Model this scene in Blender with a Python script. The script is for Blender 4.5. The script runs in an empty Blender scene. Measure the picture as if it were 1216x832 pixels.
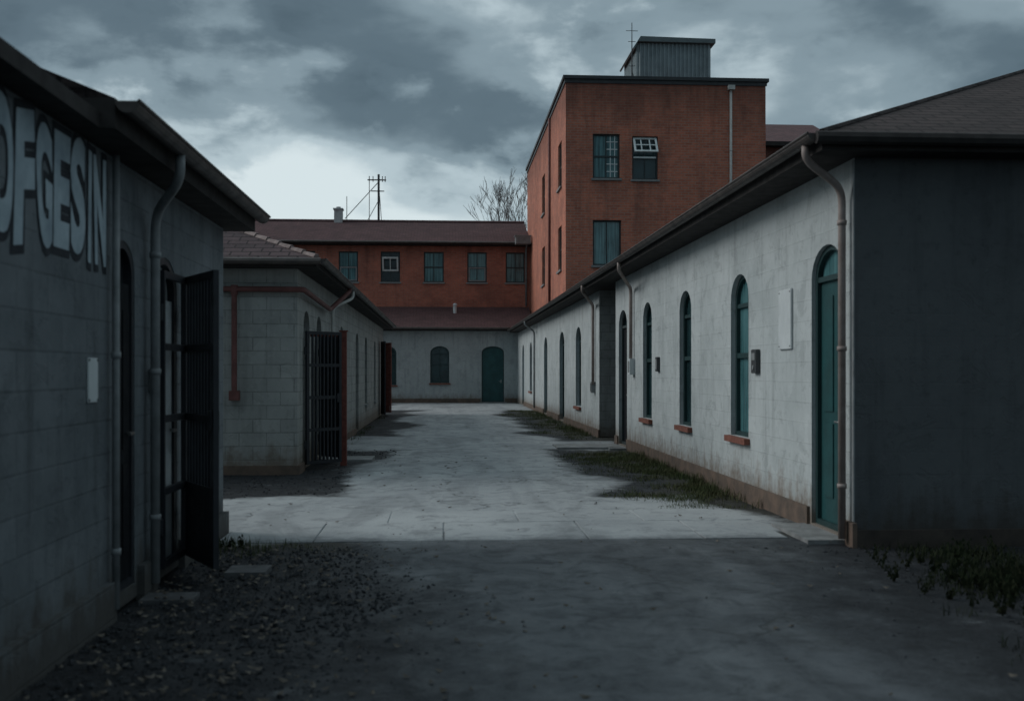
import bpy, bmesh, math, random
from mathutils import Vector, Matrix, noise as mnoise
from mathutils.geometry import tessellate_polygon
random.seed(7)
scene = bpy.context.scene
coll = scene.collection
scene.view_settings.view_transform = 'Standard'
scene.view_settings.look = 'None'
scene.view_settings.exposure = 0

# ------------------------------------------------------------------ materials
class NT:
    def __init__(s, name, tree=None):
        if tree is None:
            s.mat = bpy.data.materials.new(name); s.mat.use_nodes = True
            s.t = s.mat.node_tree; s.t.nodes.clear()
            s.out = s.t.nodes.new('ShaderNodeOutputMaterial')
            s.b = s.t.nodes.new('ShaderNodeBsdfPrincipled')
            s.t.links.new(s.b.outputs[0], s.out.inputs[0])
        else:
            s.t = tree
        s._pos = None; s._uv = None
    def put(s, sock, v):
        if v is None: return
        if isinstance(v, bpy.types.NodeSocket): s.t.links.new(v, sock)
        else:
            if isinstance(v, (tuple, list)) and len(v) == 3 and sock.type == 'RGBA': v = (*v, 1)
            sock.default_value = v
    def node(s, typ, ins=None, **props):
        n = s.t.nodes.new(typ)
        for k, v in props.items(): setattr(n, k, v)
        for k, v in (ins or {}).items(): s.put(n.inputs[k], v)
        return n
    @property
    def pos(s):
        if s._pos is None: s._pos = s.node('ShaderNodeNewGeometry').outputs['Position']
        return s._pos
    @property
    def uv(s):
        if s._uv is None: s._uv = s.node('ShaderNodeTexCoord').outputs['UV']
        return s._uv
    def noise(s, scale, vec=None, detail=4, rough=.55, dist=0, out=0):
        return s.node('ShaderNodeTexNoise', {'Vector': vec or s.pos, 'Scale': scale, 'Detail': detail, 'Roughness': rough, 'Distortion': dist}).outputs[out]
    def map(s, vec, scale=(1, 1, 1), loc=(0, 0, 0)):
        return s.node('ShaderNodeMapping', {'Vector': vec, 'Scale': scale, 'Location': loc}).outputs[0]
    def mix(s, f, a, b, blend='MIX'):
        n = s.node('ShaderNodeMix', data_type='RGBA', blend_type=blend)
        s.put(n.inputs[0], f); s.put(n.inputs[6], a); s.put(n.inputs[7], b)
        return n.outputs[2]
    def math(s, op, a, b=0.0, clamp=False):
        n = s.node('ShaderNodeMath', operation=op, use_clamp=clamp)
        s.put(n.inputs[0], a); s.put(n.inputs[1], b)
        return n.outputs[0]
    def rng(s, v, a, b, c=0.0, d=1.0):
        n = s.node('ShaderNodeMapRange', {'Value': v, 'From Min': a, 'From Max': b, 'To Min': c, 'To Max': d}, clamp=True)
        return n.outputs[0]
    def sep(s, v): return s.node('ShaderNodeSeparateXYZ', {0: v}).outputs
    def bump(s, h, strength=.3, dist=.01):
        n = s.node('ShaderNodeBump', {'Height': h, 'Strength': strength, 'Distance': dist})
        s.put(s.b.inputs['Normal'], n.outputs[0])
    def set(s, col=None, rough=None, metal=None, spec=None):
        if col is not None: s.put(s.b.inputs['Base Color'], col)
        if rough is not None: s.put(s.b.inputs['Roughness'], rough)
        if metal is not None: s.put(s.b.inputs['Metallic'], metal)
        if spec is not None: s.put(s.b.inputs['Specular IOR Level'], spec)
        return s.mat

def paint_wall(name, base, dark, stain, bw=.4, rh=.2, joint=.35, var=.10, stain_h=.45, streak=.5, jb=1.0, patch=.3):
    m = NT(name)
    br = m.node('ShaderNodeTexBrick', {'Vector': m.uv, 'Scale': 1.0, 'Mortar Size': .008, 'Mortar Smooth': .35, 'Brick Width': bw, 'Row Height': rh,
        'Color1': (1, 1, 1, 1), 'Color2': (1 - var, 1 - var, 1 - var, 1), 'Mortar': (1, 1, 1, 1)})
    n1 = m.noise(.9, detail=6, rough=.65, dist=.3)
    n2 = m.noise(9, detail=6, rough=.7)
    n3 = m.noise(60, detail=3)
    n4 = m.noise(2.6, detail=7, rough=.72, dist=.5)
    st = m.noise(1, vec=m.map(m.uv, (5, .45, 1)), detail=5, rough=.6)
    jfac = m.math('MULTIPLY', br.outputs['Fac'], m.rng(n4, .38, .62, .35, 1.0))
    c = m.mix(m.rng(n1, .35, .7), base, dark)
    c = m.mix(1.0, c, br.outputs['Color'], 'MULTIPLY')
    c = m.mix(m.math('MULTIPLY', m.rng(st, .52, .75), streak), c, tuple(x * .45 for x in dark))
    c = m.mix(m.math('MULTIPLY', m.rng(n2, .56, .68), .35), c, tuple(x * .55 for x in dark))
    c = m.mix(m.math('MULTIPLY', m.rng(n2, .40, .30), .25), c, tuple(min(1, x * 1.25) for x in base))
    c = m.mix(m.math('MULTIPLY', m.rng(n4, .55, .60), patch), c, tuple(x * .7 for x in dark))
    c = m.mix(m.math('MULTIPLY', m.rng(n4, .40, .35), patch * .6), c, tuple(min(1, x * 1.18) for x in base))
    c = m.mix(m.math('MULTIPLY', jfac, joint), c, tuple(x * .45 for x in dark))
    z = m.sep(m.pos)[2]
    zz = m.math('ADD', z, m.math('MULTIPLY', m.math('SUBTRACT', n2, .5), .7))
    zz = m.math('ADD', zz, m.math('MULTIPLY', m.math('SUBTRACT', st, .5), .9))
    c = m.mix(m.math('MULTIPLY', m.rng(zz, stain_h, stain_h * .25), .8), c, stain)
    h = m.math('ADD', m.math('MULTIPLY', jfac, -jb), m.math('ADD', m.math('MULTIPLY', n2, .6), m.math('MULTIPLY', n3, .25)))
    h = m.math('ADD', h, m.math('MULTIPLY', m.rng(n4, .55, .58), -.5))
    m.bump(h, .5, .012)
    return m.set(c, m.rng(n2, .3, .7, .75, .95), spec=.3)

def brick_wall(name, c1, c2, mortar, dirt, ztop=12.0):
    m = NT(name)
    br = m.node('ShaderNodeTexBrick', {'Vector': m.uv, 'Scale': 1.0, 'Mortar Size': .015, 'Mortar Smooth': .2, 'Brick Width': .26, 'Row Height': .095,
        'Color1': (*c1, 1), 'Color2': (*c2, 1), 'Mortar': (*mortar, 1), 'Bias': -.1})
    n1 = m.noise(.35, detail=8, rough=.72)
    n2 = m.noise(5, detail=5, rough=.7)
    n5 = m.noise(1.4, detail=6, rough=.7)
    st = m.noise(1, vec=m.map(m.uv, (1.8, .18, 1)), detail=6, rough=.7)
    c = m.mix(m.math('MULTIPLY', m.rng(n1, .45, .68), .6), br.outputs['Color'], dirt)
    c = m.mix(m.math('MULTIPLY', m.rng(st, .52, .72), .6), c, dirt)
    c = m.mix(m.math('MULTIPLY', m.rng(n5, .48, .35), .4), c, tuple(min(1, x * 1.2) for x in c1))
    c = m.mix(m.math('MULTIPLY', m.rng(n2, .5, .7), .4), c, tuple(x * .6 for x in c2))
    z = m.math('ADD', m.sep(m.pos)[2], m.math('MULTIPLY', m.math('SUBTRACT', st, .5), 3.0))
    c = m.mix(m.math('MULTIPLY', m.rng(z, ztop - 1.6, ztop + .2), .75), c, tuple(x * .65 for x in dirt))
    m.bump(m.math('ADD', m.math('MULTIPLY', br.outputs['Fac'], -1), m.math('MULTIPLY', n2, .5)), .8, .014)
    return m.set(c, .9, spec=.25)

def shingle(name, c1, c2, dark, bw=.3, rh=.16):
    m = NT(name)
    br = m.node('ShaderNodeTexBrick', {'Vector': m.uv, 'Scale': 1.0, 'Mortar Size': .016, 'Mortar Smooth': .3, 'Brick Width': bw, 'Row Height': rh,
        'Color1': (*c1, 1), 'Color2': (*c2, 1), 'Mortar': (*dark, 1)})
    v = m.sep(m.uv)[1]
    saw = m.math('FRACT', m.math('DIVIDE', v, rh))
    n2 = m.noise(1.2, detail=6, rough=.7)
    n3 = m.noise(30, detail=3)
    c = m.mix(m.math('MULTIPLY', m.rng(n2, .4, .7), .6), br.outputs['Color'], dark)
    c = m.mix(m.math('MULTIPLY', m.rng(n3, .5, .7), .3), c, tuple(x * 1.5 for x in c1))
    c = m.mix(m.math('MULTIPLY', m.rng(saw, .22, .0), .7), c, tuple(x * .5 for x in dark))
    m.bump(m.math('ADD', m.math('MULTIPLY', m.math('SUBTRACT', 1.0, saw), 1.5), m.math('MULTIPLY', n3, .5)), .8, .03)
    return m.set(c, .9, spec=.15)

def simple(name, c, rough=.6, var=.3, scale=6, metal=0, bump=.15, spec=.4, c2=None):
    m = NT(name)
    n = m.noise(scale, detail=6, rough=.65)
    col = m.mix(m.rng(n, .35, .7), c, c2 or tuple(x * (1 - var) for x in c))
    m.bump(m.noise(scale * 6, detail=4), bump, .005)
    return m.set(col, m.rng(n, .3, .7, max(.05, rough - .1), min(1, rough + .1)), metal, spec)

M = {}
M['paint_right'] = paint_wall('painted_block_pale', (.47, .51, .515), (.36, .40, .405), (.13, .09, .06), joint=.14, var=.05, streak=.45, jb=.6, patch=.4)
M['paint_front_shade'] = paint_wall('block_painted_shade', (.100, .109, .115), (.078, .086, .092), (.04, .035, .03), joint=.03, var=.02, jb=.15, patch=.12)  # shade of the camera-facing end wall is put into this paint colour
M['paint_midleft'] = paint_wall('painted_block_grey', (.38, .39, .375), (.28, .295, .285), (.13, .10, .075), joint=.75, var=.16, jb=1.6)
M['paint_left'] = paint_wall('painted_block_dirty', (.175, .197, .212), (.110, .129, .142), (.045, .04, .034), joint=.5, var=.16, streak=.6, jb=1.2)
M['paint_far'] = paint_wall('painted_render_far', (.41, .445, .445), (.32, .35, .355), (.16, .14, .12), joint=.1, var=.04)
M['brick'] = brick_wall('red_brick', (.54, .185, .118), (.40, .128, .084), (.40, .24, .185), (.165, .078, .062))
M['brick_far'] = brick_wall('red_brick_far', (.46, .155, .103), (.345, .112, .077), (.33, .19, .15), (.15, .074, .06), ztop=8.6)
M['roof_dark'] = shingle('shingle_dark_brown', (.062, .049, .048), (.044, .036, .036), (.018, .015, .015))
M['roof_red'] = shingle('shingle_red_brown', (.142, .083, .085), (.102, .063, .065), (.058, .040, .042))
M['roof_grey'] = shingle('shingle_grey_brown', (.13, .093, .097), (.088, .069, .072), (.04, .034, .036), bw=.28, rh=.2)
M['soffit'] = simple('soffit_board', (.040, .037, .036), .85, spec=.2)
M['gutter'] = simple('gutter_metal', (.075, .062, .055), .5, var=.5, spec=.4, c2=(.036, .032, .031))
M['pipe_pink'] = simple('downpipe_beige', (.31, .265, .245), .55, var=.35, c2=(.20, .155, .14))
M['pipe_grey'] = simple('downpipe_grey', (.24, .26, .268), .55, var=.4)
M['pipe_white'] = simple('downpipe_white', (.5, .5, .48), .5, var=.3)
M['pipe_red'] = simple('pipe_red', (.155, .060, .054), .65, var=.4)
M['trim_dark'] = simple('coping_metal_dark', (.04, .044, .048), .5)
M['green'] = simple('door_green', (.018, .078, .082), .45, var=.4, scale=3)
M['green_dark'] = simple('frame_green_dark', (.015, .045, .047), .5, var=.3)
M['black'] = simple('gate_iron', (.017, .021, .028), .55, var=.4, spec=.4)
M['door_dark'] = simple('door_dark', (.008, .010, .013), .7, spec=.15)
M['door_greyed'] = simple('door_grey_pale', (.50, .55, .57), .7)  # plain pale grey door colour
M['rust'] = simple('rust_post', (.20, .062, .048), .8, var=.5, scale=12, bump=.4)
M['sill_red'] = simple('sill_brick', (.22, .085, .06), .85, var=.5, scale=15, bump=.5)
M['sill_grey'] = simple('sill_stone', (.25, .26, .26), .85, scale=15, bump=.3)
M['frame_light'] = simple('sash_frame_pale', (.72, .78, .78), .6)
M['frame_dark'] = simple('sash_frame_dark', (.035, .05, .053), .6)
M['metal'] = simple('handle_metal', (.35, .35, .34), .35, metal=1)
M['box_grey'] = simple('box_grey', (.24, .255, .26), .5, var=.3)
M['box_dark'] = simple('box_dark', (.05, .055, .06), .5)
M['plate'] = simple('plate_pale', (.55, .59, .60), .7, c2=(.42, .46, .47), scale=3)
M['shed'] = simple('shed_metal', (.26, .32, .34), .5, var=.3, scale=2)
M['shed_roof'] = simple('shed_roof_metal', (.14, .175, .185), .5, var=.3, scale=2)
M['concrete_chimney'] = simple('vent_pale', (.50, .52, .52), .8)
M['bark'] = simple('bark', (.14, .13, .128), .9, scale=15, bump=.5)
M['stone'] = simple('gravel_stone', (.046, .050, .056), .9, c2=(.014, .016, .018), scale=25, spec=.2)
M['leaf'] = simple('dead_leaf', (.13, .112, .092), .8, c2=(.055, .047, .038), scale=40)
M['letter_fill'] = simple('spray_pale', (.40, .485, .53), .85, c2=(.23, .29, .33), scale=4)
M['letter_line'] = simple('spray_black', (.018, .023, .031), .85, scale=9)

def glass_mat(name, c, c2, curtain=.0):
    m = NT(name)
    n = m.noise(1.5, detail=3)
    n2 = m.noise(1.0, vec=m.map(m.uv, (14, .6, 1)), detail=2)
    c_ = m.mix(m.rng(n, .35, .65), c, c2)
    if curtain: c_ = m.mix(m.math('MULTIPLY', m.rng(n2, .4, .65), curtain), c_, tuple(x * 2.2 for x in c2))
    m.bump(m.noise(2.5, detail=1), .10, .012)
    return m.set(c_, m.rng(m.noise(8, detail=4), .3, .7, .05, .2), spec=.6)
M['glass'] = glass_mat('glass_dark', (.010, .022, .026), (.02, .05, .055))
M['glass_teal'] = glass_mat('glass_teal', (.020, .070, .078), (.06, .145, .155), .5)
M['glass_black'] = glass_mat('glass_black', (.008, .014, .017), (.014, .026, .03))

g = NT('grass_blades')
gn = g.noise(1.3, detail=4)
M['grass'] = g.set(g.mix(g.rng(gn, .35, .65), (.055, .078, .034), (.075, .076, .040)), .9, spec=.08)
g = NT('weed_leaves')
M['weed'] = g.set(g.mix(g.rng(g.noise(4, detail=3), .35, .65), (.020, .030, .016), (.028, .032, .019)), .9, spec=.05)

# ground material driven by vertex weights + noise
m = NT('ground_mix')
att = m.node('ShaderNodeAttribute', attribute_name='mask')
ar, ag, ab = m.node('ShaderNodeSeparateColor', {0: att.outputs['Color']}).outputs[:3]
edge = m.math('MULTIPLY', m.math('SUBTRACT', m.noise(2.0, detail=9, rough=.75), .5), 1.9)
def sharp(a, w=.16):
    return m.rng(m.math('ADD', a, edge), .5 - w, .5 + w)
kc, ka, kg = sharp(ar, .28), sharp(ab, .45), sharp(ag, .2)
nA = m.noise(.55, detail=7, rough=.65, dist=.4); nB = m.noise(3.2, detail=9, rough=.74, dist=.6); nC = m.noise(45, detail=4, rough=.7); nD = m.noise(130, detail=2)
nW = m.noise(1, vec=m.map(m.pos, (2.2, .10, 1), (3.1, 0, 0)), detail=6, rough=.5, dist=.5)
nS = m.noise(1, vec=m.map(m.pos, (1.1, .35, 1)), detail=9, rough=.66, dist=1.0)
soil = m.mix(m.rng(nB, .35, .65), (.036, .036, .030), (.020, .021, .019))
soil = m.mix(m.rng(nD, .5, .7), soil, (.055, .054, .048))
gravel = m.mix(m.rng(nC, .4, .62), (.010, .012, .014), (.025, .028, .033))
gravel = m.mix(m.math('MULTIPLY', m.rng(nD, .6, .75), .5), gravel, (.055, .06, .066))
gravel = m.mix(m.math('MULTIPLY', m.rng(nB, .5, .7), .5), gravel, (.009, .010, .012))
asph = m.mix(m.rng(nA, .38, .62), (.135, .148, .158), (.070, .079, .088))
asph = m.mix(m.math('MULTIPLY', m.rng(nW, .47, .62), .35), asph, (.048, .054, .061))
asph = m.mix(m.math('MULTIPLY', m.rng(nS, .48, .60), .6), asph, (.040, .046, .053))
asph = m.mix(m.math('MULTIPLY', m.rng(nB, .50, .62), .55), asph, (.029, .033, .038))
asph = m.mix(m.math('MULTIPLY', m.rng(nC, .5, .7), .35), asph, (.14, .15, .158))
conc = m.mix(m.rng(nA, .38, .64), (.365, .387, .395), (.265, .284, .295))
conc = m.mix(m.math('MULTIPLY', m.rng(nW, .50, .64), .3), conc, (.17, .183, .192))
conc = m.mix(m.math('MULTIPLY', m.rng(nS, .50, .60), .5), conc, (.155, .168, .177))
conc = m.mix(m.math('MULTIPLY', m.rng(nB, .52, .62), .55), conc, (.12, .13, .138))
conc = m.mix(m.math('MULTIPLY', m.rng(nC, .52, .7), .3), conc, (.12, .126, .13))
vo = m.node('ShaderNodeTexVoronoi', {'Vector': m.node('ShaderNodeVectorMath', {0: m.pos, 1: m.node('ShaderNodeVectorMath', {0: m.noise(1.8, detail=5, out=1), 1: (.9, .9, .9)}, operation='MULTIPLY').outputs[0]}, operation='ADD').outputs[0], 'Scale': .42}, feature='DISTANCE_TO_EDGE').outputs[0]
crack = m.math('MULTIPLY', m.rng(vo, .012, .001), m.rng(nA, .44, .54))
col = m.mix(kg, soil, gravel)
col = m.mix(ka, col, asph)
col = m.mix(kc, col, conc)
hard = m.math('MAXIMUM', ka, kc)
col = m.mix(m.math('MULTIPLY', crack, m.math('MULTIPLY', hard, .6)), col, (.03, .032, .032))
h = m.math('ADD', m.math('MULTIPLY', nC, m.rng(hard, 0, 1, 1.4, .3)), m.math('ADD', m.math('MULTIPLY', nB, .5), m.math('MULTIPLY', hard, .5)))
h = m.math('SUBTRACT', h, m.math('MULTIPLY', crack, .5))
m.bump(h, .6, .02)
M['ground'] = m.set(col, m.rng(nB, .35, .7, .55, .92), spec=.3)

m = NT('slab_concrete')
n1 = m.noise(.55, detail=7, rough=.65, dist=.4); n2 = m.noise(3.2, detail=9, rough=.74, dist=.6); n3 = m.noise(45, detail=4, rough=.7)
nS = m.noise(1, vec=m.map(m.pos, (1.1, .35, 1)), detail=9, rough=.66, dist=1.0)
c = m.mix(m.rng(n1, .38, .64), (.375, .397, .405), (.275, .295, .305))
c = m.mix(m.math('MULTIPLY', m.rng(nS, .50, .60), .45), c, (.165, .178, .187))
c = m.mix(m.math('MULTIPLY', m.rng(n2, .52, .62), .5), c, (.13, .14, .148))
c = m.mix(m.math('MULTIPLY', m.rng(n3, .52, .7), .3), c, (.11, .116, .12))
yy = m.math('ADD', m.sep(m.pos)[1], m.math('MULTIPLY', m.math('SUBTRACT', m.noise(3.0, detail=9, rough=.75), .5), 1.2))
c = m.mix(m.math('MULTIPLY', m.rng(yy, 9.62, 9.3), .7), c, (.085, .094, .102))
m.bump(m.math('ADD', n2, m.math('MULTIPLY', n3, .4)), .4, .01)
M['slab'] = m.set(c, .85, spec=.25)
M['slab_dark'] = simple('slab_concrete_dark', (.11, .115, .12), .85, c2=(.05, .052, .055), scale=5, bump=.4)
M['slab_step'] = simple('step_concrete', (.26, .27, .27), .85, c2=(.13, .135, .135), scale=5, bump=.4)

# ------------------------------------------------------------------ geometry helpers
class Fr:
    def __init__(s, O, U, N): s.O = Vector(O); s.U = Vector(U); s.N = Vector(N); s.Z = Vector((0, 0, 1))
    def p(s, u, v, w=0): return s.O + s.U * u + s.Z * v + s.N * w
WF = Fr((0, 0, 0), (1, 0, 0), (0, 1, 0))
class G:
    def __init__(s): s.v = []; s.f = []; s.mi = []
    def face(s, pts, mi=0):
        i = len(s.v); s.v += [Vector(p) for p in pts]; s.f.append(tuple(range(i, i + len(pts)))); s.mi.append(mi)
    def box(s, F, u0, u1, v0, v1, w0, w1, mi=0):
        i = len(s.v)
        for w in (w0, w1):
            for (u, v) in ((u0, v0), (u1, v0), (u1, v1), (u0, v1)): s.v.append(F.p(u, v, w))
        for q in ((0, 1, 2, 3), (7, 6, 5, 4), (0, 4, 5, 1), (1, 5, 6, 2), (2, 6, 7, 3), (3, 7, 4, 0)):
            s.f.append(tuple(i + k for k in q)); s.mi.append(mi)
    def ring(s, F, la, lb, w0, w1, mi=0):
        n = len(la); i = len(s.v)
        for (l, w) in ((la, w0), (lb, w0), (la, w1), (lb, w1)):
            s.v += [F.p(a, b, w) for a, b in l]
        for k in range(n):
            j = (k + 1) % n
            for (a, b) in ((2, 3), (1, 0), (3, 1), (0, 2)):
                s.f.append((i + a * n + k, i + a * n + j, i + b * n + j, i + b * n + k)); s.mi.append(mi)
    def tube(s, pts, r, n=8, r2=None, mi=0):
        pts = [Vector(p) for p in pts]; r2 = r if r2 is None else r2
        base = len(s.v); up = None
        for k, p in enumerate(pts):
            d = (pts[min(k + 1, len(pts) - 1)] - pts[max(k - 1, 0)]).normalized()
            if up is None:
                up = Vector((0, 0, 1)) if abs(d.z) < .9 else Vector((1, 0, 0))
            a = d.cross(up).normalized(); b = a.cross(d).normalized(); up = b
            rr = r + (r2 - r) * k / (len(pts) - 1)
            for j in range(n):
                t = 2 * math.pi * j / n
                s.v.append(p + a * math.cos(t) * rr + b * math.sin(t) * rr)
        for k in range(len(pts) - 1):
            for j in range(n):
                j2 = (j + 1) % n
                s.f.append((base + k * n + j, base + k * n + j2, base + (k + 1) * n + j2, base + (k + 1) * n + j)); s.mi.append(mi)
        s.f.append(tuple(base + j for j in range(n))); s.mi.append(mi)
        e = base + (len(pts) - 1) * n
        s.f.append(tuple(e + j for j in reversed(range(n)))); s.mi.append(mi)

WP = {}
def link(o, parent, origin):
    coll.objects.link(o)
    WP[o.name] = Vector(origin)
    if parent is not None:
        o.parent = parent; o.location = Vector(origin) - WP[parent.name]
    else: o.location = origin
    return o
def thing(name, origin, label, cat, group=None):
    o = bpy.data.objects.new(name, None); o.empty_display_size = .3
    link(o, None, origin); o['label'] = label; o['category'] = cat
    if group: o['group'] = group
    return o
def mk(name, g, mats, parent=None, origin=None, smooth=False, recalc=True):
    if not isinstance(mats, list): mats = [mats]
    vs = g.v
    lo = Vector([min(v[i] for v in vs) for i in range(3)]); hi = Vector([max(v[i] for v in vs) for i in range(3)])
    if origin is None: origin = Vector(((lo.x + hi.x) / 2, (lo.y + hi.y) / 2, lo.z))
    origin = Vector(origin)
    me = bpy.data.meshes.new(name)
    me.from_pydata([tuple(v - origin) for v in vs], [], g.f)
    for mm in mats: me.materials.append(mm)
    for p, i in zip(me.polygons, g.mi): p.material_index = i; p.use_smooth = smooth
    if recalc:
        bm = bmesh.new(); bm.from_mesh(me); bmesh.ops.recalc_face_normals(bm, faces=bm.faces); bm.to_mesh(me); bm.free()
    uvl = me.uv_layers.new(name='UVMap')
    Z = Vector((0, 0, 1))
    for p in me.polygons:
        n = p.normal
        if abs(n.z) > .99: U = Vector((1, 0, 0)); V = Vector((0, 1, 0))
        else:
            U = Z.cross(n).normalized(); V = n.cross(U)
            if V.z < 0: V = -V
            if (abs(U.x) > abs(U.y) and U.x < 0) or (abs(U.y) >= abs(U.x) and U.y < 0): U = -U
        for li in p.loop_indices:
            co = me.vertices[me.loops[li].vertex_index].co + origin
            uvl.data[li].uv = (co.dot(U), co.dot(V))
    o = bpy.data.objects.new(name, me)
    return link(o, parent, origin)

def bend(pts, d=.12, n=5):
    pts = [Vector(p) for p in pts]; out = [pts[0]]
    for i in range(1, len(pts) - 1):
        a, b, c = pts[i - 1], pts[i], pts[i + 1]
        d1 = min(d, (a - b).length * .45); d2 = min(d, (c - b).length * .45)
        p0 = b + (a - b).normalized() * d1; p2 = b + (c - b).normalized() * d2
        for k in range(n + 1):
            t = k / n; out.append(p0 * (1 - t) ** 2 + b * 2 * t * (1 - t) + p2 * t * t)
    out.append(pts[-1]); return out

def loop(u0, u1, v0, v1, rise, n=12):
    if rise <= 0: return [(u0, v0), (u1, v0), (u1, v1), (u0, v1)]
    L = [(u0, v0), (u1, v0)]; uc = (u0 + u1) / 2; hw = (u1 - u0) / 2
    for i in range(n + 1):
        a = math.pi * i / n; L.append((uc + hw * math.cos(a), v1 - rise + rise * math.sin(a)))
    return L
def inset(o, t):
    u0, u1, v0, v1, r = o; hw = (u1 - u0) / 2
    return loop(u0 + t, u1 - t, v0 + t, v1 - t, r * (hw - t) / hw if r > 0 else 0)

def facade(g, F, ua, ub, va, vb, ops, depth=.16, mi=0):
    loops = [[(ua, va), (ub, va), (ub, vb), (ua, vb)]] + [loop(*o) for o in ops]
    flat = [p for l in loops for p in l]
    tris = tessellate_polygon([[Vector((a, b, 0)) for a, b in l] for l in loops])
    i = len(g.v); g.v += [F.p(a, b, 0) for a, b in flat]
    for t in tris: g.f.append(tuple(i + k for k in t)); g.mi.append(mi)
    for l in loops[1:]:
        n = len(l)
        for k in range(n):
            a = l[k]; b = l[(k + 1) % n]
            g.face([F.p(*a, 0), F.p(*b, 0), F.p(*b, -depth), F.p(*a, -depth)], mi)

def window_part(parent, F, o, depth=.16, glass='glass', frame='green_dark', sill=None, bars=('h',), ft=.05, sill_out=.07):
    u0, u1, v0, v1, r = o
    a = G(); a.face([F.p(x, y, -depth + .015) for x, y in loop(*o)])
    w = mk('window', a, M[glass], parent, recalc=False)
    a = G(); a.ring(F, loop(*o), inset(o, ft), -depth + .0, -depth + .06)
    uc = (u0 + u1) / 2
    for b in bars:
        if b == 'h': vv = v1 - max(r, .35) - .02; a.box(F, u0 + ft, u1 - ft, vv - .025, vv + .025, -depth + .017, -depth + .05)
        if b == 'm': vv = (v0 + v1) / 2; a.box(F, u0 + ft, u1 - ft, vv - .03, vv + .03, -depth + .017, -depth + .055)
        if b == 'v': a.box(F, uc - .018, uc + .018, v0 + ft, v1 - ft, -depth + .018, -depth + .045)
    mk('frame', a, M[frame], w)
    if sill:
        a = G(); a.box(F, u0 - .06, u1 + .06, v0 - .075, v0 - .004, -.02, sill_out); mk('sill', a, M[sill], w)
    return w

def door_part(parent, F, o, depth=.16, mat='green', frame='green_dark', transom=True, handle_side=1, step=True, glass='glass_teal'):
    u0, u1, v0, v1, r = o
    a = G()
    sp = v1 - max(r, .3) - .03
    a.box(F, u0 + .05, u1 - .05, v0 + .01, sp if transom else v1 - .05 - r, -depth - .03, -depth + .02)
    wv = (u1 - u0 - .1)
    for (pa, pb) in ((.12, .42), (.47, .94)):
        hgt = (sp - v0)
        for (qa, qb) in ((.12, .46), (.54, .88)):
            a.box(F, u0 + .05 + wv * qa, u0 + .05 + wv * qb, v0 + hgt * pa, v0 + hgt * pb, -depth + .02, -depth + .032)
    d = mk('door', a, M[mat], parent)
    a = G(); a.ring(F, loop(*o), inset(o, .05), -depth - .02, -depth + min(.06, depth - .005))
    if transom: a.box(F, u0 + .05, u1 - .05, sp, sp + .05, -depth - .01, -depth + .055)
    mk('frame', a, M[frame], d)
    if transom:
        a = G()
        hw = (u1 - u0) / 2; uc = (u0 + u1) / 2
        pts = [(u0 + .02, sp + .02), (u1 - .02, sp + .02)]
        for i in range(13):
            t = math.pi * i / 12; pts.append((uc + (hw - .02) * math.cos(t), v1 - r + (r - .02) * math.sin(t) if r > 0 else v1))
        a.face([F.p(x, y, -depth + .01) for x, y in pts]); mk('transom', a, M[glass], d, recalc=False)
    else:
        a = G()
        pts = [(x, y) for x, y in inset(o, .02)]
        a.face([F.p(x, y, -depth - .012) for x, y in pts]); mk('transom', a, M[mat], d, recalc=False)
    hu = u1 - .14 if handle_side > 0 else u0 + .14
    a = G(); a.tube(bend([F.p(hu, 1.0 + v0, -depth + .02), F.p(hu, 1.0 + v0, -depth + .08), F.p(hu - .11 * handle_side, 1.0 + v0, -depth + .08)], .03), .011)
    a.box(F, hu - .02, hu + .02, v0 + .92, v0 + 1.08, -depth + .02, -depth + .027)
    mk('handle', a, M['metal'], d)
    if step:
        a = G(); a.box(F, u0 - .12, u1 + .12, -.02, .022, -.01, .36); mk('doorstep', a, M['slab_step'], d)
    return d

def gutter(parent, x, y0, y1, z, sgn, mat='gutter', r=.065, name='gutter'):
    a = G(); n = 8; c = x + sgn * (r + .006)
    prof = [(c + r * math.cos(math.pi + math.pi * k / n), z + r * math.sin(math.pi + math.pi * k / n)) for k in range(n + 1)]
    prof += [(c + (r - .008) * math.cos(2 * math.pi - math.pi * k / n), z + (r - .008) * math.sin(2 * math.pi - math.pi * k / n)) for k in range(n + 1)]
    m_ = len(prof)
    for y in (y0, y1): a.v += [Vector((p[0], y, p[1])) for p in prof]
    for k in range(m_):
        j = (k + 1) % m_
        a.f.append((k, j, m_ + j, m_ + k)); a.mi.append(0)
    a.f.append(tuple(range(n + 1))); a.mi.append(0); a.f.append(tuple(range(m_, m_ + n + 1))); a.mi.append(0)
    a.tube([(c + sgn * r, y0, z), (c + sgn * r, y1, z)], .011, 6)
    y = y0 + .4
    while y < y1:
        a.box(WF, x + sgn * .0 if sgn > 0 else x - 2 * r, x + 2 * r if sgn > 0 else x, z - .004, z + .008, y, y + .02); y += 1.1
    return mk(name, a, M[mat], parent, smooth=False)

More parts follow.
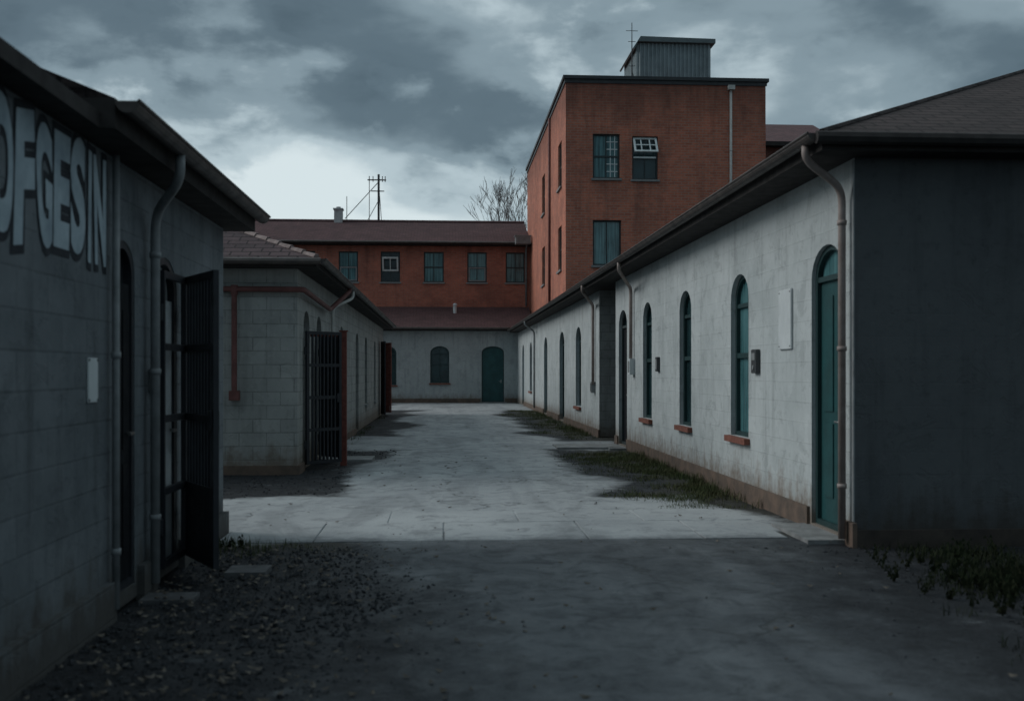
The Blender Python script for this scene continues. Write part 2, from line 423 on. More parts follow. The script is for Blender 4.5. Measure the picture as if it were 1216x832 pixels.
def hip_roof(parent, x0, x1, y0, y1, z, s, th, mat, hip0=True, hip1=False, soff='soffit', caps=True):
    a = G(); hx = (x1 - x0) / 2; xm = (x0 + x1) / 2; zr = z + hx * s
    r0 = (xm, y0 + hx if hip0 else y0, zr); r1 = (xm, y1 - hx if hip1 else y1, zr)
    A, B, C, D = (x0, y0, z), (x1, y0, z), (x1, y1, z), (x0, y1, z)
    a.face([A, r0, r1, D]); a.face([B, C, r1, r0]); a.face([A, B, r0]); a.face([C, D, r1])
    zb = z - th
    a_, b_, c_, d_ = [(p[0], p[1], zb) for p in (A, B, C, D)]
    a.face([A, a_, b_, B], 1); a.face([B, b_, c_, C], 1); a.face([C, c_, d_, D], 1); a.face([D, d_, a_, A], 1)
    a.face([a_, b_, c_, d_], 1)
    rf = mk('roof', a, [M[mat], M[soff]], parent)
    a = G()
    lines = [(r0, r1)]
    if hip0: lines += [(A, r0), (B, r0)]
    if hip1: lines += [(C, r1), (D, r1)]
    rr = .055 if caps else .03
    for p, q in lines:
        p = Vector(p); q = Vector(q); L = (q - p).length; n = max(2, int(L / .3)); d = (q - p) / n
        if not caps: a.tube([p, q], rr, 6); continue
        for k in range(n):
            a.tube([p + d * k + Vector((0, 0, .004)), p + d * (k + 1.05) + Vector((0, 0, -.01))], rr, 6, r2=rr * .8)
    mk('ridge_cap', a, M['cap_' + mat] if caps else M[mat], rf)
    return rf
M['cap_roof_grey'] = simple('ridge_cap_pale', (.26, .20, .19), .8, var=.4, scale=10)

def box_walls(g, x0, x1, y0, y1, z0, z1, skip=(), mi=0):
    if 'x0' not in skip: g.face([(x0, y0, z0), (x0, y1, z0), (x0, y1, z1), (x0, y0, z1)], mi)
    if 'x1' not in skip: g.face([(x1, y0, z0), (x1, y1, z0), (x1, y1, z1), (x1, y0, z1)], mi)
    if 'y0' not in skip: g.face([(x0, y0, z0), (x1, y0, z0), (x1, y0, z1), (x0, y0, z1)], mi)
    if 'y1' not in skip: g.face([(x0, y1, z0), (x1, y1, z0), (x1, y1, z1), (x0, y1, z1)], mi)

def downpipe(parent, pts, r, mat, brackets=()):
    a = G(); a.tube(bend(pts, .13, 6), r, 12)
    for (x, y, z) in brackets: a.tube([(x, y, z - .02), (x, y, z + .02)], r + .008, 12)
    return mk('downpipe', a, M[mat], parent, smooth=True)

# ------------------------------------------------------------------ RIGHT near building
FR = Fr((3.55, 0, 0), (0, 1, 0), (-1, 0, 0))
XR = 3.55; RG = 'single-storey courtyard buildings'
B1 = thing('courtyard_building', (XR, 8.9, 0), 'pale painted single-storey block building with green arched doors', 'building', RG)
door1 = (9.17, 9.97, .04, 2.68, .30); w1 = (12.08, 12.84, .72, 2.67, .30); w2 = (14.93, 15.69, .70, 2.69, .30)
w3 = (17.81, 18.60, .68, 2.71, .30); door2 = (20.25, 21.2, .04, 2.72, .32)
a = G(); facade(a, FR, 8.9, 21.6, 0, 3.36, [door1, w1, w2, w3, door2], depth=.12)
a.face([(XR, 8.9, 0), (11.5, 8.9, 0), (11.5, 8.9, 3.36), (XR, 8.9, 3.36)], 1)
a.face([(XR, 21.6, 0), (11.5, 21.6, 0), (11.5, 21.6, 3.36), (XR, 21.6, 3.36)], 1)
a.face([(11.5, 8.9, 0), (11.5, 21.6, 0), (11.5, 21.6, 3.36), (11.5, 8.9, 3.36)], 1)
mk('wall', a, [M['paint_right'], M['paint_front_shade']], B1, recalc=False)
M['plinth'] = simple('plinth_stained', (.15, .105, .08), .9, c2=(.075, .062, .052), scale=4, bump=.5)
M['plinth_dark'] = simple('plinth_dark', (.06, .048, .04), .9, c2=(.03, .026, .024), scale=4, bump=.5)
a = G()
for (p, q) in ((8.87, 9.12), (10.02, 20.2), (21.25, 21.6)): a.box(FR, p, q, -.05, .19, -.01, .03)
mk('plinth', a, M['plinth'], B1)
a = G(); a.box(WF, XR + .002, 11.5, -.05, .13, 8.875, 8.905)
mk('plinth', a, M['plinth_dark'], B1)
door_part(B1, FR, door1, handle_side=-1, depth=.10)
for o in (w1, w2, w3): window_part(B1, FR, o, sill='sill_red', bars=('h', 'm'), glass='glass_teal' if o is w1 else 'glass', depth=.12)
door_part(B1, FR, door2, mat='door_dark', frame='frame_dark', handle_side=-1, glass='glass', depth=.12)
hip_roof(B1, 3.15, 11.9, 8.6, 22.72, 3.50, .427, .15, 'roof_dark', caps=False)
gutter(B1, 3.15, 8.56, 22.72, 3.48, -1)
a = G(); a.tube([(3.08, 8.54, 3.44), (11.9, 8.54, 3.44)], .055, 8); mk('gutter', a, M['soffit'], B1)
downpipe(B1, [(3.08, 8.8, 3.43), (3.08, 8.8, 3.30), (3.475, 9.0, 3.10), (3.475, 9.0, .04)], .034, 'pipe_pink', [(3.475, 9.0, z) for z in (.5, 1.7, 2.8)])
downpipe(B1, [(3.08, 18.4, 3.43), (3.08, 18.4, 3.28), (3.49, 19.5, 3.05), (3.49, 19.5, 1.72)], .032, 'pipe_pink')
a = G(); a.box(FR, 8.9, 8.94, .2, 3.33, 0, .012); mk('corner_trim', a, M['pipe_grey'], B1)

# RIGHT far building
B2 = thing('courtyard_building', (XR, 23.9, 0), 'long pale painted single-storey building joined to brick tower', 'building', RG)
f1 = (27.1, 28.2, .58, 2.68, .35); f2 = (30.9, 32.2, .04, 2.7, .38); f3 = (36.0, 37.2, .04, 2.7, .38); f4 = (42.3, 43.4, .7, 2.7, .38); f5 = (46.5, 47.6, .04, 2.7, .38)
a = G(); facade(a, FR, 23.9, 50.7, 0, 3.36, [f1, f2, f3, f4, f5])
a.face([(XR, 23.9, 0), (11.5, 23.9, 0), (11.5, 23.9, 3.36), (XR, 23.9, 3.36)], 1)
a.face([(11.5, 23.9, 0), (11.5, 50.7, 0), (11.5, 50.7, 3.36), (11.5, 23.9, 3.36)], 1)
mk('wall', a, [M['paint_right'], M['paint_midleft']], B2, recalc=False)
a = G(); a.box(FR, 23.87, 30.85, -.05, .17, -.01, .03); a.box(FR, 32.25, 35.95, -.05, .17, -.01, .03); a.box(FR, 37.25, 46.45, -.05, .17, -.01, .03)
mk('plinth', a, M['plinth'], B2)
for o in (f1, f4): window_part(B2, FR, o, sill='sill_red', bars=('h',))
for o in (f2, f3, f5): door_part(B2, FR, o, mat='green', step=False, glass='glass')
hip_roof(B2, 3.15, 11.9, 22.74, 50.2, 3.50, .427, .15, 'roof_dark', hip0=False, caps=False)
gutter(B2, 3.15, 22.74, 50.2, 3.48, -1)
downpipe(B2, [(3.08, 23.3, 3.43), (3.08, 23.3, 3.28), (3.49, 24.5, 3.05), (3.49, 24.5, 1.2)], .035, 'pipe_pink')
downpipe(B2, [(3.08, 40, 3.43), (3.08, 40, 3.28), (3.49, 40.6, 3.05), (3.49, 40.6, .1)], .035, 'pipe_grey')

# ------------------------------------------------------------------ LEFT near building
XL = -2.05; FL = Fr((XL, 0, 0), (0, 1, 0), (1, 0, 0))
B3 = thing('graffiti_building', (XL, 5, 0), 'dirty grey block building with graffiti lettering and iron gate', 'building', RG)
d3 = (6.66, 7.14, .10, 2.34, .22); d4 = (7.60, 8.24, .06, 2.34, .26)
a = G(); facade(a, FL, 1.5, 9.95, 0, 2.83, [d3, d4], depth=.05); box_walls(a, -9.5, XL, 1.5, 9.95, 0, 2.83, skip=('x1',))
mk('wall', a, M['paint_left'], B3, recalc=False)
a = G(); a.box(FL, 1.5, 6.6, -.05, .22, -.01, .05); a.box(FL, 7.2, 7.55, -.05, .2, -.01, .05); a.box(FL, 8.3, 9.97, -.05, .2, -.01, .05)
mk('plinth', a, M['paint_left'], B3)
door_part(B3, FL, d3, mat='door_dark', frame='black', transom=False, depth=.04, step=False)
door_part(B3, FL, d4, mat='door_greyed', frame='black', transom=False, depth=.045, step=False)
hip_roof(B3, -9.8, -1.88, 1.0, 5.90, 2.92, .4, .085, 'roof_dark', hip0=False, caps=False)
hip_roof(B3, -9.8, -1.80, 5.903, 10.2, 3.0, .4, .165, 'roof_dark', hip0=False, caps=False)
gutter(B3, -1.80, 5.88, 10.22, 2.98, 1, mat='gutter')
downpipe(B3, [(-1.73, 7.05, 2.93), (-1.73, 7.05, 2.76), (-1.98, 7.38, 2.58), (-1.98, 7.38, .05)], .032, 'pipe_grey', [(-1.98, 7.38, z) for z in (.5, 1.5, 2.3)])
downpipe(B3, [(-2.0, 6.58, 2.82), (-2.0, 6.58, .05)], .022, 'pipe_grey', [(-2.0, 6.58, z) for z in (.4, 1.6)])
def gate_leaf(parent, p0, p1, z0, z1, name='gate', rungs=4, sheet=True, nb=9, mat='black', br=.009, lock=True, st=.04, sheet_u=(0, 1), sheet_v=(0, 1)):
    p0 = Vector(p0); p1 = Vector(p1); U = (p1 - p0); L = U.length; U.normalize(); N = Vector((-U.y, U.x, 0))
    F = Fr(p0, U, N); a = G(); t = .02
    a.box(F, 0, st, z0, z1, -t, t); a.box(F, L - st, L, z0, z1, -t, t)
    for k in range(rungs + 1):
        v = z0 + (z1 - z0 - .05) * k / rungs
        a.box(F, st, L - st, v, v + .05, -t + .003, t - .003)
    for k in range(nb):
        u = st + (L - 2 * st) * (k + 1) / (nb + 1)
        a.tube([F.p(u, z0 + .02, 0), F.p(u, z1 - .02, 0)], br, 6)
    o = mk(name, a, M[mat], parent)
    if sheet:
        H = z1 - z0 - .1
        a = G(); a.box(F, .05 + (L - .1) * sheet_u[0], .05 + (L - .1) * sheet_u[1], z0 + .05 + H * sheet_v[0], z0 + .05 + H * sheet_v[1], -.0135, -.0115); mk('sheet', a, M[mat], o)
    for v in (z0 + .3, z1 - .3):
        a = G(); a.tube([F.p(-.015, v - .06, 0), F.p(-.015, v + .06, 0)], .018, 8); mk('hinge', a, M['black'], o)
    if lock:
        a = G(); a.box(F, L - .10, L - .03, (z0 + z1) / 2 - .08, (z0 + z1) / 2 + .06, -t - .012, t + .012); mk('lock', a, M['black'], o)
    return o
gate_leaf(B3, (-2.0, 8.27, 0), (-1.61, 7.58, 0), .10, 2.22, sheet=True, nb=8, br=.015, st=.06, sheet_v=(0, .25))
gate_leaf(B3, (-2.0, 7.62, 0), (-1.985, 8.22, 0), .10, 2.22, sheet=False, nb=0, br=.012, lock=False, st=.03)

def graffiti(parent, F, text, u0, u1, v0, v1):
    n = len(text); ws = [.5 if ch == 'I' else 1.0 for ch in text]; tot = sum(ws)
    for layer, (off, w, mat, nm) in enumerate(((.100, .0025, 'letter_line', 'graffiti_outline'), (.048, .0055, 'letter_fill', 'graffiti_lettering'))):
        rnd = random.Random(3); a = G(); pos_ = u0
        for i, ch in enumerate(text):
            cw = (u1 - u0) * ws[i] / tot
            cu = bpy.data.curves.new('t', 'FONT'); cu.body = ch; cu.size = 1; cu.offset = off; cu.fill_mode = 'FRONT'; cu.resolution_u = 5
            ob = bpy.data.objects.new('t', cu); coll.objects.link(ob)
            bpy.context.view_layer.update()
            dg = bpy.context.evaluated_depsgraph_get()
            me = bpy.data.meshes.new_from_object(ob.evaluated_get(dg))
            xs = [v.co.x for v in me.vertices]; ys = [v.co.y for v in me.vertices]
            x0, x1, y0, y1 = min(xs) + off, max(xs) - off, min(ys) + off, max(ys) - off
            jr = rnd.uniform(-.06, .06); jz = rnd.uniform(-.02, .02); fl = rnd.uniform(.75, 1.3); hs = rnd.uniform(.95, 1.05)
            sx = cw * (.76 if ch != 'I' else .22) / max(.09, x1 - x0); sy = (v1 - v0) * .94 * hs / (y1 - y0)
            base = len(a.v); cx = pos_ + cw / 2
            for v in me.vertices:
                s_ = (v.co.x - (x0 + x1) / 2) * sx; t_ = (v.co.y - (y0 + y1) / 2)
                uu = s_ * (1 + t_ * (fl - 1)) + t_ * jr + .006 * math.sin(t_ * 7 + i); vv = t_ * sy + .18 * s_ * math.sin(i * 2.1)
                a.v.append(F.p(cx + uu, (v0 + v1) / 2 + vv + jz, w + .0003 * i))
            for p in me.polygons: a.f.append(tuple(base + k for k in p.vertices)); a.mi.append(0)
            bpy.data.objects.remove(ob); bpy.data.curves.remove(cu); bpy.data.meshes.remove(me)
            pos_ += cw
        mk(nm, a, M[mat], parent, recalc=False)
graffiti(B3, FL, 'DFGESIN', 4.92, 6.54, 2.17, 2.77)

# ------------------------------------------------------------------ LEFT middle building
XM = -2.15; FM = Fr((XM, 0, 0), (0, 1, 0), (1, 0, 0))
B4 = thing('courtyard_building', (XM, 15.67, 0), 'grey concrete block building with shingled hip roof and red pipe', 'building', RG)
md = (16.35, 17.05, .04, 2.45, .25); m1 = (18.0, 18.7, .04, 2.45, .25); m2 = (22.0, 22.8, .6, 2.45, .25); m3 = (25.9, 26.8, .04, 2.45, .28); m4 = (28.9, 29.8, .6, 2.45, .28); m5 = (32.6, 33.5, .6, 2.45, .28)
a = G(); facade(a, FM, 15.67, 37.6, 0, 3.01, [md, m1, m2, m3, m4, m5], depth=.16); box_walls(a, -10, XM, 15.67, 37.6, 0, 3.01, skip=('x1',))
mk('wall', a, M['paint_midleft'], B4, recalc=False)
a = G(); a.box(WF, -10, XM + .03, -.05, .12, 15.64, 15.675); a.box(FM, 15.68, 16.3, -.05, .12, -.01, .03); a.box(FM, 18.75, 25.85, -.05, .12, -.01, .03)
mk('plinth', a, M['plinth'], B4)
door_part(B4, FM, md, mat='door_dark', frame='frame_dark', glass='glass_black', step=False)
door_part(B4, FM, m1, mat='door_dark', frame='frame_dark', glass='glass_black', step=False)
for o in (m2, m4, m5): window_part(B4, FM, o, glass='glass_black', frame='frame_dark', sill='sill_grey')
door_part(B4, FM, m3, mat='door_dark', frame='frame_dark', glass='glass_black', step=False)
hip_roof(B4, -10.4, -1.83, 15.3, 37.9, 3.14, .416, .13, 'roof_grey', hip0=True)
gutter(B4, -1.83, 15.26, 37.9, 3.12, 1)
a = G(); a.tube([(-10.4, 15.24, 3.08), (-1.76, 15.24, 3.08)], .05, 8); mk('gutter', a, M['gutter'], B4)
a = G(); a.tube(bend([(-9.5, 15.58, 2.72), (-2.05, 15.58, 2.70), (-2.05, 19.2, 2.62), (-1.76, 19.9, 3.0), (-1.76, 19.9, 3.06)], .1), .042, 10)
a.tube(bend([(-3.05, 15.58, 2.69), (-3.05, 15.58, 1.2)], .05), .040, 10); a.tube([(-3.05, 15.58, 2.62), (-3.05, 15.58, 2.76)], .052, 10)
a.box(WF, -3.12, -2.98, 1.08, 1.22, 15.53, 15.665)
mk('pipe', a, M['pipe_red'], B4)
downpipe(B4, [(-1.76, 20.6, 3.06), (-1.76, 20.6, 2.92), (-2.09, 20.0, 2.7), (-2.09, 20.0, .1)], .03, 'pipe_white')
gate_leaf(B4, (-2.1, 16.25, 0), (-1.62, 16.75, 0), .08, 2.12, sheet=False, nb=7, br=.020, st=.05)
gate_leaf(B4, (-2.1, 18.0, 0), (-1.70, 17.5, 0), .08, 2.12, sheet=True, nb=6)
a = G(); a.box(WF, -1.66, -1.56, -.02, 2.14, 17.05, 17.15); a.box(WF, -2.14, -1.66, 2.06, 2.12, 17.07, 17.12); a.box(WF, -1.68, -1.54, 2.142, 2.16, 17.03, 17.17)
mk('gate_post', a, M['rust'], B4)
gate_leaf(B4, (-2.1, 35.6, 0), (-1.93, 34.9, 0), .08, 2.5, sheet=True, nb=4, lock=False)
gate_leaf(B4, (-2.1, 36.9, 0), (-1.82, 36.7, 0), .08, 2.5, sheet=True, nb=4, mat='rust', lock=False)

# ------------------------------------------------------------------ FAR building
YF = 50.7; FF = Fr((0, YF, 0), (1, 0, 0), (0, -1, 0)); YB = 53.0; FB = Fr((0, YB, 0), (1, 0, 0), (0, -1, 0))
B5 = thing('two_storey_brick_building', (-6, YF, 0), 'two-storey building with brick upper floor above pale ground floor', 'building')
fw1 = (-.65, .26, .95, 2.72, .33); fd = (1.82, 2.90, .03, 2.72, .30); fw0 = (-3.15, -2.27, .85, 2.72, .33)
up = [(-5.24, -4.28), (-3.15, -2.19), (-1.0, 0.0), (1.18, 2.16), (3.12, 4.08)]
ups = [(p, q, 5.98, 7.50, 0) for p, q in up] + [(-9.6, -8.6, 5.98, 7.5, 0), (-7.4, -6.4, 5.98, 7.5, 0)]
a = G(); facade(a, FF, -16, XR, 0, 3.45, [fw1, fd, fw0], 0.12, 0)
facade(a, FB, -16, 4.36, 4.3, 7.85, ups, .14, 1)
a.face([(-16, YF, 0), (-16, 60.4, 0), (-16, 60.4, 7.85), (-16, YB, 7.85), (-16, YB, 3.45), (-16, YF, 3.45)], 1)
a.face([(-16, 60.4, 0), (4.36, 60.4, 0), (4.36, 60.4, 7.85), (-16, 60.4, 7.85)], 1)
mk('wall', a, [M['paint_far'], M['brick_far']], B5, recalc=False)
a = G(); a.box(FF, -16, 1.77, -.05, .2, -.01, .03); a.box(FF, 2.95, XR, -.05, .2, -.01, .03); mk('plinth', a, M['plinth'], B5)
window_part(B5, FF, fw1, sill='sill_red', glass='glass', bars=('h', 'v', 'm'), frame='green_dark', depth=.12, ft=.07)
window_part(B5, FF, fw0, sill='sill_red', glass='glass', bars=('h', 'v'), frame='green_dark', depth=.12, ft=.07)
door_part(B5, FF, fd, mat='green', frame='green_dark', transom=False, depth=.12)
for i, o in enumerate(ups):
    w = window_part(B5, FB, o, depth=.14, glass='glass_teal' if i != 1 else 'glass_black', frame='frame_dark', sill='sill_grey', bars=('m', 'v'), ft=.06)
    if i == 1:
        u0, u1, v0, v1, _ = o
        b = G()
        Fo = Fr(FB.p(0, v0 + .55, -.05), (1, 0, 0), (0, -1, 0)); Fo.Z = Vector((0, -.45, .89)); Fo.N = Vector((0, -.89, -.45))
        b.ring(Fo, loop(u0 + .08, u1 - .08, 0, .75, 0), loop(u0 + .16, u1 - .16, .08, .67, 0), -.02, .02)
        b.box(Fo, (u0 + u1) / 2 - .02, (u0 + u1) / 2 + .02, .08, .67, -.015, .015)
        mk('sash', b, M['frame_light'], w)
    if i in (3, 0):
        u0, u1, v0, v1, _ = o; b = G(); b.ring(FB, loop(u0 + .06, u1 - .06, v0 + .06, (v0 + v1) / 2, 0), loop(u0 + .12, u1 - .12, v0 + .12, (v0 + v1) / 2 - .06, 0), -.078, -.06); mk('sash', b, M['box_grey'], w)
a = G()
ya, yb, za, zb = 50.3, YB - .005, 3.62, 4.74
a.face([(-16.3, ya, za), (4.3, ya, za), (4.3, yb, zb), (-16.3, yb, zb)]); a.face([(-16.3, ya, za), (4.3, ya, za), (4.3, ya, za - .17), (-16.3, ya, za - .17)], 1)
a.face([(-16.3, ya, za - .17), (4.3, ya, za - .17), (4.3, yb, za - .17), (-16.3, yb, za - .17)], 1)
a.face([(-16.3, ya, za), (-16.3, yb, zb), (-16.3, yb, za - .17), (-16.3, ya, za - .17)], 1)
mk('lower_roof', a, [M['roof_red'], M['soffit']], B5)
a = G(); ya, zr = 52.55, 9.55; yr = 57.0; yc = 61.0
a.face([(-16.4, ya, 7.98), (4.36, ya, 7.98), (4.36, yr, zr), (-16.4, yr, zr)]); a.face([(-16.4, yc, 7.98), (4.36, yc, 7.98), (4.36, yr, zr), (-16.4, yr, zr)])
a.face([(-16.4, ya, 7.8), (4.36, ya, 7.8), (4.36, yc, 7.8), (-16.4, yc, 7.8)], 1)
a.face([(-16.4, ya, 7.98), (4.36, ya, 7.98), (4.36, ya, 7.8), (-16.4, ya, 7.8)], 1)
a.face([(-16.4, yc, 7.98), (4.36, yc, 7.98), (4.36, yc, 7.8), (-16.4, yc, 7.8)], 1)
for x in (-16.4, 4.36): a.face([(x, ya, 7.8), (x, ya, 7.98), (x, yr, zr), (x, yc, 7.98), (x, yc, 7.8)], 1)
rf = mk('roof', a, [M['roof_red'], M['soffit']], B5)
a = G(); a.tube([(-16.4, yr, zr + .02), (4.36, yr, zr + .02)], .09, 8); mk('ridge_cap', a, M['roof_red'], rf)
a = G(); a.tube([(-16.3, 52.48, 7.92), (4.3, 52.48, 7.92)], .06, 8); mk('gutter', a, M['gutter'], B5)
a = G(); a.tube([(-16.3, 50.23, 3.56), (3.1, 50.23, 3.56)], .06, 8); mk('gutter', a, M['gutter'], B5)
a = G(); a.tube([(.55, 52.2, 4.35), (.55, 52.2, 4.80)], .09, 12); a.tube([(.55, 52.2, 4.80), (.55, 52.2, 4.88)], .14, 12, r2=.03); mk('vent', a, M['plate'], B5)
a = G(); a.box(WF, 3.55, 4.3, 7.82, 8.2, 51.9, 52.5); a.box(WF, 3.5, 4.33, 8.2, 8.24, 51.86, 52.52)
for k in range(5): a.box(WF, 3.6, 4.25, 7.88 + k * .06, 7.9 + k * .06, 51.88, 51.9)
mk('air_unit', a, M['box_grey'], B5)
downpipe(B5, [(4.15, 52.48, 7.9), (4.15, 52.93, 7.6), (4.15, 52.93, 4.8)], .05, 'pipe_grey')
a = G(); a.box(WF, -5.85, -5.42, 9.2, 10.15, 56.7, 57.2); a.box(WF, -5.9, -5.37, 10.15, 10.22, 56.65, 57.25); a.tube([(-5.64, 56.95, 10.2), (-5.64, 56.95, 10.32)], .13, 10)
mk('chimney', a, M['concrete_chimney'], rf)

# ------------------------------------------------------------------ TOWER
X0, X1, Y0, Y1, ZT = 4.37, 11.68, 37.6, 55.0, 12.0
FT = Fr((0, Y0, 0), (1, 0, 0), (0, -1, 0)); FS = Fr((X0, 0, 0), (0, 1, 0), (-1, 0, 0))
B6 = thing('brick_tower', ((X0 + X1) / 2, Y0, 0), 'tall red brick block with flat roof and sash windows', 'building')
tf = [(5.35, 6.33, 8.45, 10.05, 0), (6.78, 7.72, 8.42, 9.98, 0), (5.35, 6.38, 5.32, 6.95, 0)]
ts = [(38.9, 40.1, 8.4, 10.1, 0), (45.4, 46.7, 8.4, 10.1, 0), (38.9, 40.1, 5.3, 6.95, 0), (45.4, 46.7, 5.3, 6.95, 0)]
a = G(); facade(a, FT, X0, X1, 0, ZT, tf, .14); facade(a, FS, Y0, Y1, 0, ZT, ts, .14)
a.face([(X1, Y0, 0), (X1, Y1, 0), (X1, Y1, ZT), (X1, Y0, ZT)]); a.face([(X0, Y1, 0), (X1, Y1, 0), (X1, Y1, ZT), (X0, Y1, ZT)])
a.face([(X0, Y0, ZT - .01), (X1, Y0, ZT - .01), (X1, Y1, ZT - .01), (X0, Y1, ZT - .01)])
mk('wall', a, M['brick'], B6, recalc=False)
a = G()
a.box(WF, X0 - .1, X1 + .1, ZT, ZT + .12, Y0 - .1, Y0 + .3); a.box(WF, X0 - .1, X0 + .3, ZT, ZT + .12, Y0 + .302, Y1); a.box(WF, X1 - .3, X1 + .1, ZT, ZT + .12, Y0 + .302, Y1)
a.box(WF, X0 - .04, X1 + .04, ZT - .14, ZT - .003, Y0 - .04, Y0 - .003); a.box(FS, Y0, Y1, ZT - .14, ZT - .003, .003, .04)
mk('parapet_coping', a, M['trim_dark'], B6)
for i, o in enumerate(tf):
    w = window_part(B6, FT, o, depth=.14, glass=('glass_teal', 'glass', 'glass_teal')[i], frame='frame_dark', sill='sill_grey', bars=('m', 'v') if i < 2 else ('v',), ft=.06)
    u0, u1, v0, v1, _ = o
    if i == 0:
        b = G(); uc = (u0 + u1) / 2
        for k in range(1, 3): b.box(FT, uc + .16 * k - .014, uc + .16 * k + .014, v0 + .06, v1 - .06, -.12, -.1)
        for k in range(1, 6): vv = v0 + (v1 - v0) * k / 6; b.box(FT, uc + .02, u1 - .06, vv - .014, vv + .014, -.122, -.102)
        mk('sash', b, M['frame_light'], w)
    if i == 1:
        b = G(); Fo = Fr(FT.p(0, v0 + .95, .28), (1, 0, 0), (0, -1, 0)); Fo.Z = Vector((0, .55, .835)); Fo.N = Vector((0, -.835, .55))
        b.ring(Fo, loop(u0 + .04, u1 - .04, 0, .68, 0), loop(u0 + .11, u1 - .11, .07, .61, 0), -.02, .02)
        for k in (1, 2): uu = u0 + (u1 - u0) * k / 3; b.box(Fo, uu - .02, uu + .02, .05, .63, -.012, .012)
        b.box(Fo, u0 + .10, u1 - .10, .32, .36, -.01, .01)
        b.box(FT, u0 + .06, u1 - .06, v0 + .78, v0 + .84, -.1, -.06)
        mk('sash', b, M['frame_light'], w)
for o in ts: window_part(B6, FS, o, depth=.14, glass='glass_teal', frame='frame_dark', sill='sill_grey', bars=('m',), ft=.06)
downpipe(B6, [(10.38, Y0 - .06, ZT - .15), (10.38, Y0 - .06, 3.8)], .05, 'pipe_white', [(10.38, Y0 - .06, z) for z in (ZT - .3, 9.5, 7)])
a = G(); a.box(WF, 10.26, 10.50, ZT - .32, ZT - .16, Y0 - .2, Y0 - .045); mk('hopper_head', a, M['pipe_white'], B6)
downpipe(B6, [(X0 - .06, 42.9, ZT - .15), (X0 - .06, 42.9, 3.8)], .05, 'pipe_red')
S = thing('rooftop_shed', (8.6, 40, ZT), 'grey-green corrugated metal shed standing on flat tower roof', 'shed')
sx0, sx1, sy0, sy1, sz1 = 7.22, 9.95, 38.9, 41.6, 13.74
a = G(); n = 18
def corr(pa, pb, N):
    pa = Vector(pa); pb = Vector(pb); N = Vector(N)
    for k in range(n):
        t = [k / n, (k + .35) / n, (k + .5) / n, (k + .85) / n, (k + 1) / n]; off = [0, 0, .05, .05, 0]
        for j in range(4):
            p = pa.lerp(pb, t[j]) + N * off[j]; q = pa.lerp(pb, t[j + 1]) + N * off[j + 1]
            a.face([p, q, q + Vector((0, 0, sz1 - ZT)), p + Vector((0, 0, sz1 - ZT))])
corr((sx0, sy0, ZT), (sx1, sy0, ZT), (0, -1, 0)); corr((sx0, sy1, ZT), (sx0, sy0, ZT), (-1, 0, 0)); corr((sx1, sy0, ZT), (sx1, sy1, ZT), (1, 0, 0)); corr((sx1, sy1, ZT), (sx0, sy1, ZT), (0, 1, 0))
mk('wall', a, M['shed'], S, recalc=False)
a = G(); prof = [(7.02, 13.52), (7.30, 13.95), (10.12, 13.90), (10.12, 13.74), (7.2, 13.76), (7.08, 13.48)]
ya, yb = sy0 - .2, sy1 + .2
a.face([(x, ya, z) for x, z in prof]); a.face([(x, yb, z) for x, z in prof])
for k in range(6): j = (k + 1) % 6; a.face([(prof[k][0], ya, prof[k][1]), (prof[j][0], ya, prof[j][1]), (prof[j][0], yb, prof[j][1]), (prof[k][0], yb, prof[k][1])])
mk('roof', a, M['shed_roof'], S)
A1 = thing('radio_antenna', (6.95, 38.6, ZT), 'thin metal aerial with crossbars on the tower roof', 'antenna')
a = G(); a.tube([(6.95, 38.6, ZT), (6.95, 38.6, 14.4)], .03, 6, r2=.014); mk('mast', a, M['trim_dark'], A1)
a = G()
for z, w in ((14.1, .22), (13.7, .14), (12.8, .12)): a.tube([(6.95 - w, 38.6, z), (6.95 + w, 38.6, z)], .012, 5)
a.tube([(6.95, 38.6, 12.6), (7.2, 38.7, ZT)], .012, 5); mk('crossbar', a, M['trim_dark'], A1)
A2 = thing('radio_antenna', (-3.5, 57, 9.5), 'metal aerial mast with crossarms and stay wires on shingled roof', 'antenna')
a = G(); a.tube([(-3.5, 57, 9.4), (-3.5, 57, 12.1)], .06, 8); a.tube([(-4.0, 57, 9.4), (-4.0, 57, 11.9)], .02, 6); a.tube([(-5.2, 57, 9.5), (-5.2, 57, 10.9)], .02, 6)
mk('mast', a, M['trim_dark'], A2)
a = G(); a.tube([(-4.1, 57, 11.8), (-3.1, 57, 11.8)], .035, 6); a.tube([(-3.9, 57, 11.2), (-3.2, 57, 11.2)], .03, 6)
for x in (-4.0, -3.8, -3.3, -3.15): a.tube([(x, 57, 11.7), (x, 57, 12.0)], .025, 6)
mk('crossbar', a, M['trim_dark'], A2)
a = G(); a.tube([(-3.5, 57, 11.7), (-5.3, 57, 9.7)], .022, 5); a.tube([(-3.5, 57, 10.7), (-4.1, 57, 9.6)], .018, 5); a.tube([(-3.5, 57, 11.7), (-3.4, 58.5, 9.3)], .018, 5)
mk('stay_wire', a, M['trim_dark'], A2)

